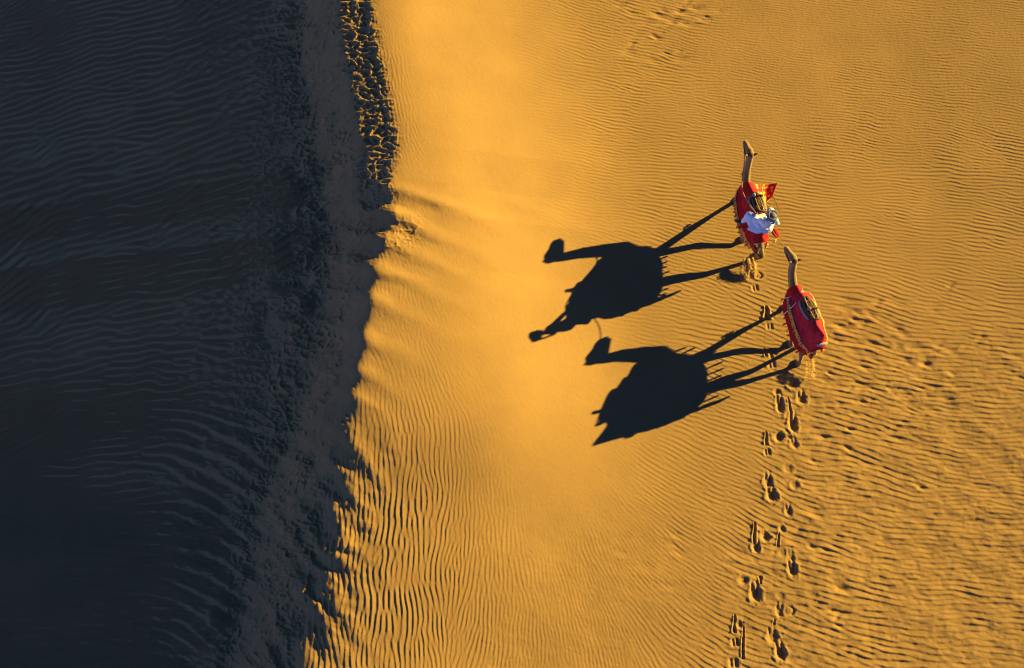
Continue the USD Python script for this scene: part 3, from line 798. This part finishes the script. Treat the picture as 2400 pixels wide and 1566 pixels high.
def saddle(t, x0, x1, z0, z1, bow, rng):
    """wooden camel saddle round the hump: dark frame that slopes down to the front, padded bolsters, rails, an upright bow"""
    xm = (x0 + x1) / 2
    Z = lambda x: z0 + (z1 - z0) * (x - x0) / (x1 - x0)
    th = np.linspace(0, 2 * np.pi, 26)
    rx = xm + (x1 - x0) / 2 * np.cos(th)
    part(t, "saddle_frame", tube(np.stack([rx, .125 * np.sin(th), Z(rx)], -1), .050, 9), WOOD, True)
    for s in (-1, 1):
        part(t, "bolster", tube(smooth_path([(x0 + .06, s * .15, Z(x0) - .08), (xm, s * .19, Z(xm) - .11), (x1 - .06, s * .15, Z(x1) - .08)], 12), [.03] + [.052] * 10 + [.03], 8), GREY_PAD, True)
    for s in (-1, 1):
        part(t, "rail", tube(smooth_path([(x1 - .04, s * .04, Z(x1) + .07), (xm, s * .07, Z(xm) + .075), (x0 + .02, s * .05, Z(x0) + .07)], 12), .012, 8), BRASS, True)
    part(t, "bow", tube(smooth_path([(bow, -.15, Z(bow) - .05), (bow + .01, -.07, Z(bow) + .15), (bow + .01, .07, Z(bow) + .15), (bow, .15, Z(bow) - .05)], 14), .032, 8), WOOD, True)
    part(t, "knob", trimesh.creation.icosphere(2, .055).apply_translation((bow + .02, .10, Z(bow) + .16)), GREY_PAD, True)
    part(t, "cantle", tube(np.array([(x0, -.10, Z(x0)), (x0 - .02, -.06, Z(x0) + .07), (x0 - .02, .06, Z(x0) + .07), (x0, .10, Z(x0))]), .034, 8), WOOD, True)
    for x in np.linspace(x0 + .14, x1 - .14, 3):
        part(t, "strap", tube(smooth_path([(x, -.13, Z(x) + .01), (x + rng.uniform(-.03, .03), 0, Z(x) + .06), (x, .13, Z(x) + .01)], 9), .013, 6), ROPE, True)
    hump = trimesh.creation.icosphere(3, 1.0).apply_scale([(x1 - x0) / 2 - .06, .10, .10])
    hump.vertices[:, 2] += (z1 - z0) / (x1 - x0) * hump.vertices[:, 0]
    hump.apply_translation((xm, 0, Z(xm) - .01))
    hump.vertices += .025 * (meshkit.noise(hump.vertices * 35)[:, None] - .5)
    part(t, "hump_hair", hump, HAIR, True)


# ------------------------------------------------------------------ the two camels
def place(u, v):
    p = ground_under(u, v, GBASE)
    return p


def setup(center, heading, feet_px):
    z0 = float(ground_z(center[0], center[1]))
    feet, gz = [], []
    for uv in feet_px:
        w = ground_under(*uv, GBASE)
        l = to_local(center, heading, w[0], w[1])
        feet.append(l[:2]); gz.append(float(ground_z(w[0], w[1])) - z0 - .03)
    return z0, feet, gz


def world(center, heading, z0, p):
    p = np.atleast_2d(np.asarray(p, float))
    f, l = np.array([-math.sin(heading), math.cos(heading)]), np.array([-math.cos(heading), -math.sin(heading)])
    xy = np.asarray(center)[None] + p[:, :1] * f + p[:, 1:2] * l
    return np.column_stack([xy, p[:, 2] + z0])


RNG = np.random.default_rng(5)
XV = np.linspace(1.06, -.92, 56)
TV = np.linspace(-1, 1, 53)


def A(*pairs):
    q = sorted(pairs)
    return [c[0] for c in q], [c[1] for c in q]


def drape(t, name, material, lift, x0, x1, hem, seed, peak, fold=.03, label=None, wide=0.0, flare=.05, side=0.0):
    xv = np.linspace(x0, x1, int(abs(x0 - x1) / .035))
    zt = A((1.12, 1.52), (1.03, 1.60), (.80, 1.70), (.60, 1.82), (.35, 2.00), (.13, 2.12), (-.10, 2.11), (-.33, 2.06), (-.55, peak - .08), (-.68, peak + .01), (-.74, peak + .04), (-.80, peak - .22), (-.92, 1.70), (-1.02, 1.54))
    W = A((1.08, .175), (.90, .205), (.70, .225), (.40, .265), (0, .28), (-.40, .275), (-.70, .255), (-.88, .225), (-1.0, .20))
    zs = A((1.08, 1.26), (.7, 1.30), (0, 1.34), (-.6, 1.38), (-.95, 1.32))
    zs = (zs[0], [q + side for q in zs[1]])
    P = cross(xv, TV, (zt[0], np.array(zt[1]) + lift), (W[0], np.array(W[1]) + lift * .7 + wide), zs, hem, flare + lift, fold, seed)
    part(t, name, sheet(P, .012), material, 50, label)
    return P


def rope_between(a, b, sag, n=24):
    a, b = np.asarray(a, float), np.asarray(b, float)
    k = np.linspace(0, 1, n)[:, None]
    P = a * (1 - k) + b * k
    P[:, 2] -= (4 * sag * k * (1 - k))[:, 0]
    return P


# -- the second camel, without a rider
C2, H2 = np.array([8.62, .06]), math.radians(14.0)
z2, feet2, gz2 = setup(C2, H2, [(1852, 806), (1841, 722), (1870, 851), (1886, 803)])
camel2 = thing("camel", "riderless camel draped in rose and red cloth with gold band, tied behind the ridden one", "camel", (C2[0], C2[1], z2), H2 , "camels walking in single file")
# local frame: x forward, y left -> rotate so that +x points along the heading
camel2.GetPrim().GetAttribute("xformOp:rotateZ").Set(math.degrees(H2) + 90.0)
body, at2 = camel_body(feet2, gz2, math.radians(3), 1.13, .84, 1.2)
part(camel2, "body", body, HIDE, True)
camel_head_parts(camel2, at2)
lower_hem = A((1.12, 1.36), (.90, 1.20), (.6, 1.06), (.3, 1.0), (0, 1.0), (-.4, 1.04), (-.7, 1.08), (-.98, 1.18))
PL = drape(camel2, "caparison", RED, .0, 1.04, -.98, lower_hem, 3, 2.10, .032, flare=.17, side=.10)
upper_hem = A((.74, 1.50), (.5, 1.46), (0, 1.42), (-.5, 1.46), (-.96, 1.42))
PU = drape(camel2, "saddle_blanket", ROSE, .035, .74, -.96, upper_hem, 4, 2.28, .030, flare=.13, wide=-.03, side=.34)
for s in (0, -1):
    E = PU[:, :6] if s == 0 else PU[:, -6:]
    N = np.array([0, -.022 if s == 0 else .022, .004])
    part(camel2, "gold_band", sheet(E + N, .008), BORDER, 50)
red, gold = [], []
for edge in (PL[:, 0], PL[:, -1], PL[-1, 6:-6:2]):
    r_, g_ = fringe(edge, .19, RNG, .12); red += r_; gold += g_
part(camel2, "tassel_fringe", join(red), TASSEL_RED, 40, kind="stuff")
part(camel2, "tassel_fringe", join(gold), GOLD, 40, kind="stuff")
saddle(camel2, -.20, .56, 2.17, 1.92, .12, RNG)
cush = trimesh.creation.icosphere(3, 1.0).apply_scale([.05, .17, .055]).apply_translation((-.89, -.05, 1.86))
part(camel2, "cushion_end", cush, QUILT, True)
cords = [tube(smooth_path([(.80, -.04, 1.76), (.74, .16, 1.57), (.80, .31, 1.33), (.82, .34, 1.10)], 16), .014, 6),
         tube(smooth_path([(.80, -.04, 1.76), (.52, .20, 1.72), (.40, .40, 1.50), (.36, .50, 1.25)], 16), .014, 6),
         tube(smooth_path([(.80, -.04, 1.76), (.72, -.2, 1.56), (.78, -.33, 1.25)], 16), .014, 6)]
part(camel2, "harness_cord", join(cords), PALE_ROPE, True)
tail_t = [tube(np.array([(-1.01, 0, .99), (-1.03, .01, .86), (-1.02, .0, .74)]), [.035, .05, .02], 8)]
part(camel2, "tail_tuft", tail_t[0], HAIR, True)
for k, (m_, off) in enumerate(((TASSEL_RED, .06), (GOLD, -.05))):
    part(camel2, "tail_tassel", join([trimesh.creation.icosphere(2, .05).apply_translation((-.99, off, 1.08)), tube(np.array([(-.99, off, 1.08), (-1.0, off, .98), (-1.0, off, .88)]), [.03, .05, .035], 7)]), m_, True)
# knee tassels on the leading foreleg
kn = np.array([feet2[1][0] * .54 + .46 * .46 + .05, feet2[1][1] * .54 - .17 * .46, 0])
ring = lambda c, r, n=18: np.array([c + [r * math.cos(q), r * math.sin(q), 0] for q in np.linspace(0, 2 * np.pi, n)])
for k, (zz, m_) in enumerate(((.66, TASSEL_RED), (.60, GOLD))):
    bits = [tube(ring(np.array([kn[0], kn[1], zz]), .085), .014, 6)]
    for q in np.linspace(0, 2 * np.pi, 7)[:-1]:
        c = np.array([kn[0] + .10 * math.cos(q), kn[1] + .10 * math.sin(q), zz - .03])
        bits.append(trimesh.creation.icosphere(1, .026).apply_translation(c))
    part(camel2, "leg_tassel", join(bits), m_, True)

# -- the first camel
C1, H1 = np.array([7.30, 3.38]), math.radians(8.5)
z1, feet1, gz1 = setup(C1, H1, [(1740, 562), (1733, 468), (1774, 600), (1785, 597)])
camel1 = thing("camel", "leading camel in red cloth carrying the white-clad rider, front flap blown out", "camel", (C1[0], C1[1], z1), 0, "camels walking in single file")
camel1.GetPrim().GetAttribute("xformOp:rotateZ").Set(math.degrees(H1) + 90.0)
body, at1 = camel_body(feet1, gz1, math.radians(3), .94, 1.2, .7)
part(camel1, "body", body, HIDE, True)
camel_head_parts(camel1, at1)
hem1 = A((1.08, 1.36), (.90, 1.22), (.6, 1.08), (.3, 1.02), (0, 1.02), (-.4, 1.04), (-.7, 1.06), (-.95, 1.10))
P1 = drape(camel1, "caparison", RED, .0, .98, -.98, hem1, 13, 2.0, .032, flare=.14, side=.12)
hem1u = A((1.0, 1.30), (.5, 1.22), (0, 1.18), (-.3, 1.22))
P1u = drape(camel1, "saddle_blanket", RED, .035, .92, -.34, hem1u, 14, 2.0, .032, flare=.14, side=.12)
part(camel1, "gold_band", sheet(P1u[2:-2, -5:] + [0, .022, 0], .008), BORDER, 50)
part(camel1, "gold_band", sheet(P1u[:-2, :5] + [0, -.022, 0], .008), BORDER, 50)
PE = np.array([P1[:, -7:]])[0] + [0, .012, .0]
part(camel1, "hem_band", sheet(PE, .008), BORDER, 50)
red, gold = [], []
for edge in (P1[:, 0], P1[:, -1], P1[-1, 6:-6:2]):
    r_, g_ = fringe(edge, .17, RNG, .03); red += r_; gold += g_
part(camel1, "tassel_fringe", join(red), TASSEL_RED, 40, kind="stuff")
part(camel1, "tassel_fringe", join(gold), GOLD, 40, kind="stuff")
saddle(camel1, -.22, .44, 2.17, 1.98, .30, RNG)
# the loose front corner, blown out to the right
gu, gv = np.meshgrid(np.linspace(0, 1, 22), np.linspace(0, 1, 20), indexing="ij")
a0, a1 = np.array([1.00, -.17, 1.42]), np.array([.28, -.36, 1.28])
b0, b1 = np.array([.93, -.97, 1.30]), np.array([.60, -.80, 1.12])
FL = ((a0 * (1 - gv[..., None]) + a1 * gv[..., None]) * (1 - gu[..., None]) + (b0 * (1 - gv[..., None]) + b1 * gv[..., None]) * gu[..., None])
FL[..., 2] += .05 * np.sin(gv * 5 + gu * 2) * np.sin(gu * np.pi * .9) - .16 * np.sin(gu * np.pi) * (1 - .5 * gv)
part(camel1, "flap", sheet(FL, .010), DOTTED, 60, "loose red corner with gold dots blown out to the right")
trim = [FL[0, :], FL[:, -1]]
part(camel1, "flap_trim", join([tube(FL[8, 2:], .022, 6), tube(FL[:9, 9], .022, 6), tube(FL[:, -1], .010, 6)]), GOLD, True)
part(camel1, "neck_cord", join([tube(ring(np.array([0, 0, 0]), .112) @ np.array([[.55, 0, -.83], [0, 1, 0], [.83, 0, .55]]).T + [1.25, .028, 1.62], .017, 6)]), BLACK, True)
part(camel1, "flap_cord", tube(np.array([FL[-1, -1], (.40, -.80, 1.25), (-.05, -.78, 1.45)]), .009, 5), BLACK, True)
tail_t = tube(np.array([(-1.01, 0, .99), (-1.03, .01, .86), (-1.02, .0, .74)]), [.035, .05, .02], 8)
part(camel1, "tail_tuft", tail_t, HAIR, True)
bag = to_mesh(union(chain([(-.72, -.44, 1.62, .10), (-.76, -.53, 1.46, .085), (-.78, -.56, 1.38, .06)])), .03, 6)
bag.vertices += .02 * (meshkit.noise(bag.vertices * 14)[:, None] - .5)
part(camel1, "saddle_bag", bag, RED, True)
part(camel1, "bag_tassel", join([tube(np.array([(-.80 - .04 * k, -.58 + .05 * k, 1.36), (-.82 - .04 * k, -.60 + .05 * k, 1.24), (-.82 - .04 * k, -.60 + .05 * k, 1.14)]), [.02, .035, .025], 7) for k in range(3)]), GOLD, True)
seat = trimesh.creation.icosphere(3, 1.0).apply_scale([.25, .30, .09]).apply_translation((-.60, 0, 1.99))
part(camel1, "cushion", seat, ROSE, True)
kn = np.array([feet1[1][0] * .54 + .46 * .46 + .05, feet1[1][1] * .54 - .17 * .46, 0])
bits = [tube(ring(np.array([kn[0], kn[1], .62]), .085), .016, 6)] + [trimesh.creation.icosphere(1, .028).apply_translation((kn[0] + .10 * math.cos(q), kn[1] + .10 * math.sin(q), .59)) for q in np.linspace(0, 2 * np.pi, 7)[:-1]]
part(camel1, "leg_tassel", join(bits), GOLD, True)
for k, (m_, off) in enumerate(((TASSEL_RED, .07), (GOLD, -.06))):
    part(camel1, "tail_tassel", join([trimesh.creation.icosphere(2, .05).apply_translation((-.98, off, 1.10)), tube(np.array([(-.99, off, 1.08), (-1.0, off, .98), (-1.0, off, .88)]), [.03, .05, .035], 7)]), m_, True)

# ------------------------------------------------------------------ the rider
rider = thing("person", "person in white cotton and grey turban riding the leading camel, holding its rein", "person", (C1[0], C1[1], z1))
rider.GetPrim().GetAttribute("xformOp:rotateZ").Set(math.degrees(H1) + 90.0)


def hand(wrist, d, side, curl, thumb_side):
    """palm, four unequal fingers closed round a cord, thumb from the side of the palm near its base"""
    n = lambda q: np.asarray(q, float) / np.linalg.norm(q)
    w, d, s = np.asarray(wrist, float), n(d), n(side)
    c = n(np.asarray(curl, float) - np.dot(curl, d) * d)
    out = [m3.Manifold.batch_hull([ball(w, .026, 10), ball(w + d * .085 + s * .030, .013, 10), ball(w + d * .088 - s * .030, .013, 10), ball(w + d * .03 + s * .026, .015, 10), ball(w + d * .03 - s * .024, .014, 10)])]
    for k, L in enumerate((.92, 1.0, .95, .78)):
        r = s * (.030 - .020 * k)
        p0 = w + d * .086 + r
        p1 = p0 + (d * .75 + c * .45) * .040 * L
        p2 = p1 + (d * -.1 + c * 1.0) * .027 * L
        p3 = p2 + (d * -.85 + c * .35) * .020 * L
        out += chain([(*p0, .0098), (*p1, .0092), (*p2, .0086), (*p3, .0078)])
    t0 = w + d * .022 + s * thumb_side * .026
    t1 = t0 + (d * .55 + s * thumb_side * .55 + c * .5) * .040
    t2 = t1 + (d * .7 + c * .6 - s * thumb_side * .2) * .030
    return out + chain([(*t0, .0135), (*t1, .0115), (*t2, .0092)])


PEL, CHE, NEK, HED = np.array([-.60, 0, 2.16]), np.array([-.67, -.01, 2.56]), np.array([-.69, -.015, 2.74]), np.array([-.665, -.02, 2.885])
ARM = {1: [(-.66, .185, 2.60), (-.53, .30, 2.36), (-.37, .205, 2.26)], -1: [(-.67, -.205, 2.60), (-.74, -.32, 2.36), (-.53, -.33, 2.17)]}
LEG = {1: [(-.60, .10, 2.13), (-.25, .33, 2.05), (-.27, .44, 1.62)], -1: [(-.60, -.10, 2.13), (-.24, -.31, 2.05), (-.30, -.42, 1.63)]}
h = chain([(*PEL, .135), (-.63, 0, 2.33, .12), (*CHE, .14), (*NEK, .055), (*HED, .075)])
h += [m3.Manifold.batch_hull([ball(HED + [-.02, 0, .03], .098), ball(HED + [.035, 0, -.035], .07), ball(HED + [.055, 0, -.085], .035)])]
h += chain([(*(HED + [.09, 0, .01]), .012), (*(HED + [.115, 0, -.025]), .016)])
for s in (-1, 1):
    sh, el, wr = (np.array(q) for q in ARM[s])
    h += chain([(*(CHE + [0, s * .10, .05]), .085), (*sh, .062), (*el, .046), (*wr, .031)])
    hp, kn_, an = (np.array(q) for q in LEG[s])
    h += chain([(*hp, .11), (*kn_, .072), (*(kn_ * .55 + an * .45), .060), (*an, .040)])
    toe = an + np.array([.10, s * .16, -.09])
    h += chain([(*(an + [-.02, 0, -.06]), .038), (*toe, .030)]) + chain([(*an, .040), (*(an + [-.02, 0, -.06]), .038)])
    h += chain([(*(HED + [-.01, s * .092, .0]), .022), (*(HED + [-.015, s * .105, -.03]), .014)])
rb = blob(h, .018, 6)
hands = []
hands += hand(ARM[1][2], (.72, -.25, -.25), (.1, -.6, .8), (.1, -.6, -.7), 1)
hands += hand(ARM[-1][2], (.85, .10, -.35), (0, 1, 0), (0.1, 0, -1), 1)
try:
    solid = union([m3.Manifold(m3.Mesh(np.asarray(rb.vertices, np.float32), np.asarray(rb.faces, np.uint32)))] + hands)
    mm = solid.to_mesh()
    rb = trimesh.Trimesh(mm.vert_properties[:, :3], mm.tri_verts, process=False)
except Exception:
    rb = join([rb, to_mesh(union(hands), .02, 0)])
part(rider, "body", rb, SKIN, 50)
for s in (-1, 1):
    e = trimesh.creation.icosphere(1, .013).apply_translation(HED + [.083, s * .033, .012]); part(rider, "eye", e, EYE, True)
part(rider, "mouth", tube(np.array([HED + [.076, -.022, -.075], HED + [.088, 0, -.077], HED + [.076, .022, -.075]]), .006, 6), TASSEL_RED, True)
part(rider, "moustache", tube(np.array([HED + [.072, -.04, -.062], HED + [.094, 0, -.052], HED + [.072, .04, -.062]]), [.005, .010, .005], 7), HAIR, True)


def crumple(m, amp, scale, seed):
    n = m.vertex_normals
    m.vertices = m.vertices + n * (amp * 2 * (meshkit.fbm(m.vertices * scale, 3, seed) - .5))[:, None]
    return m


k = chain([(*(PEL + [0, 0, .02]), .165), (-.64, 0, 2.36, .135), (*(CHE + [0, 0, .0]), .145), (*(NEK + [0, 0, -.07]), .075)])
for s in (-1, 1):
    sh, el, wr = (np.array(q) for q in ARM[s])
    k += chain([(*(CHE + [0, s * .10, .05]), .095), (*sh, .074), (*el, .066), (*(wr * .85 + el * .15), .058)])
    hp, kn_, an = (np.array(q) for q in LEG[s])
    k += chain([(*hp, .155), (*(kn_ + [.02, 0, .0]), .115)])
    k += [m3.Manifold.batch_hull([ball(kn_ + [.02, 0, 0], .10), ball(kn_ + [.05, s * .05, -.16], .06), ball(hp + [.05, s * .22, -.18], .07), ball(hp, .12)])]
k += [m3.Manifold.batch_hull([ball(PEL, .15), ball((-.33, .26, 2.07), .08), ball((-.33, -.26, 2.07), .08)])]
k += [m3.Manifold.batch_hull([ball(PEL, .15), ball((-.80, .22, 2.00), .03), ball((-.84, -.02, 1.98), .03), ball((-.78, -.22, 2.0), .03), ball((-.62, .40, 1.92), .04), ball((-.60, -.33, 1.94), .04)])]
kurta = crumple(crumple(to_mesh(union(k), .022, 5), .030, 6.0, 3), .012, 15.0, 4)
part(rider, "kurta", kurta, WHITE, 70)
for s in (-1, 1):
    hp, kn_, an = (np.array(q) for q in LEG[s])
    part(rider, "trouser_leg", crumple(blob(chain([(*(kn_ * .8 + hp * .2), .105), (*kn_, .10), (*(kn_ * .5 + an * .5), .085), (*(an + [0, 0, .04]), .062)]), .022, 3), .014, 18, 8), WHITE, 70)
    toe = an + np.array([.10, s * .16, -.09])
    shoe = blob(chain([(*(an + [-.02, 0, -.05]), .052), (*(an + [.04, s * .08, -.08]), .050), (*toe, .040), (*(toe + [.02, s * .04, .015]), .024)]), .015, 3)
    part(rider, "shoe", shoe, BLACK, True)
tb = [trimesh.creation.icosphere(3, 1.0).apply_scale([.130, .124, .105]).apply_translation(HED + [-.025, 0, .075])]
for i_, (ang, tilt) in enumerate(((0.2, .30), (-.3, -.22), (.5, .05), (-.1, .45))):
    th = np.linspace(0, 2 * np.pi, 30)
    rr = np.stack([.118 * np.cos(th), .112 * np.sin(th), .035 * np.sin(th + ang * 4) + .015 * i_ - .01 + tilt * .06 * np.cos(th)], -1)
    tb.append(tube(rr * 1.12 + HED + [-.025, 0, .055], .034, 8))
tb.append(tube(smooth_path([HED + [-.12, -.03, .05], HED + [-.15, -.06, -.06], HED + [-.14, -.08, -.2], HED + [-.13, -.09, -.33]], 10), [.03] * 9 + [.015], 7))
part(rider, "turban", crumple(join(tb), .005, 30, 6), TURBAN, 60)

# ------------------------------------------------------------------ ropes
hd1 = world(C1, H1, z1, at1(.30, .095, -.10))[0]
grip = np.array(ARM[1][2]) + [.06, -.03, -.035]
rein_l = smooth_path([at1(.30, .098, -.11), at1(.05, .14, -.12), (1.14, .17, 1.74), (.88, .22, 1.62), (.52, .27, 1.78), (.12, .27, 2.05), (-.14, .23, 2.20), grip, grip + [-.10, -.04, -.06], grip + [-.16, .02, -.22]], 60)
rein = usdkit.mesh(stage, numbered("/World", "rein"), tube(world(C1, H1, z1, rein_l), .013, 7), ROPE, smooth=True)
tag(rein, "thin brown rein running from the leading camel's halter to the rider's hand", "rein")
ra = world(C1, H1, z1, (-.66, -.24, 1.92))[0]
rbk = world(C2, H2, z2, at2(.50, .0, -.13))[0]
lead = usdkit.mesh(stage, numbered("/World", "lead_rope"), tube(rope_between(ra, rbk, .05), .012, 7), ROPE, smooth=True)
tag(lead, "thin lead rope tying the second camel's muzzle to the leading camel's rear", "rope")


# ------------------------------------------------------------------ sand thrown up by the hind feet
DUST = cloth_mat("flying_sand_look", (.62, .47, .15), (.70, .54, .18), 3.0, .9)


def spray(name, label, streams, n, seed, size=(.005, .010)):
    """many small grains along arcs: each stream is (start, end, rise, spread)"""
    rng = np.random.default_rng(seed)
    cen = []
    per = n // len(streams)
    for (a, b, rise, spread, dens) in streams:
        k = rng.beta(1.3, 1.5, int(per * dens))
        p = np.asarray(a)[None] * (1 - k[:, None]) + np.asarray(b)[None] * k[:, None]
        p[:, 2] += rise * 4 * k * (1 - k) * rng.uniform(.25, 1.0, len(k))
        p += rng.normal(0, 1, p.shape) * np.array([spread, spread, spread * .6]) * (.3 + k[:, None])
        cen.append(p)
    cen = np.vstack(cen)
    gz_ = sample(GH, cen[:, 0], cen[:, 1])
    cen[:, 2] = np.maximum(cen[:, 2], gz_ + .004)
    tet = np.array([(1, 1, 1), (1, -1, -1), (-1, 1, -1), (-1, -1, 1)], float)
    r = rng.uniform(*size, len(cen))
    q = rng.normal(size=(len(cen), 4)); q /= np.linalg.norm(q, axis=1, keepdims=True)
    w, x, y, z = q.T
    R = np.stack([1 - 2 * (y * y + z * z), 2 * (x * y - z * w), 2 * (x * z + y * w), 2 * (x * y + z * w), 1 - 2 * (x * x + z * z), 2 * (y * z - x * w), 2 * (x * z - y * w), 2 * (y * z + x * w), 1 - 2 * (x * x + y * y)], -1).reshape(-1, 3, 3)
    V = cen[:, None] + r[:, None, None] * np.einsum("nij,kj->nki", R, tet)
    F = (np.arange(len(cen)) * 4)[:, None, None] + np.array([(0, 1, 2), (0, 3, 1), (0, 2, 3), (1, 3, 2)])[None]
    m = usdkit.mesh(stage, numbered("/World", name), trimesh.Trimesh(V.reshape(-1, 3), F.reshape(-1, 3), process=False), DUST, smooth=False)
    tag(m, label, "sand spray", kind="stuff")


def gp(u, v, z=0.0):
    p = ground_under(u, v, GBASE)
    return p + np.array([0, 0, z])


spray("kicked_up_sand", "loose sand flung up behind the leading camel's hind feet",
      [(gp(1752, 606, .22), gp(1752, 658, .02), .12, .022, 1.0), (gp(1738, 612, .20), gp(1746, 655, .02), .10, .022, .9), (gp(1758, 606, .24), gp(1770, 648, .03), .14, .022, 1.1),
       (gp(1748, 610, .2), gp(1758, 640, .1), .15, .04, .8)], 2400, 8)
spray("kicked_up_sand", "thin veil of sand trailing behind the second camel's hind feet",
      [(gp(1884, 850, .25), gp(1886, 898, .02), .10, .03, 1.0), (gp(1898, 842, .25), gp(1904, 890, .02), .12, .03, 1.0), (gp(1890, 846, .2), gp(1893, 880, .1), .1, .05, .7)], 900, 9)
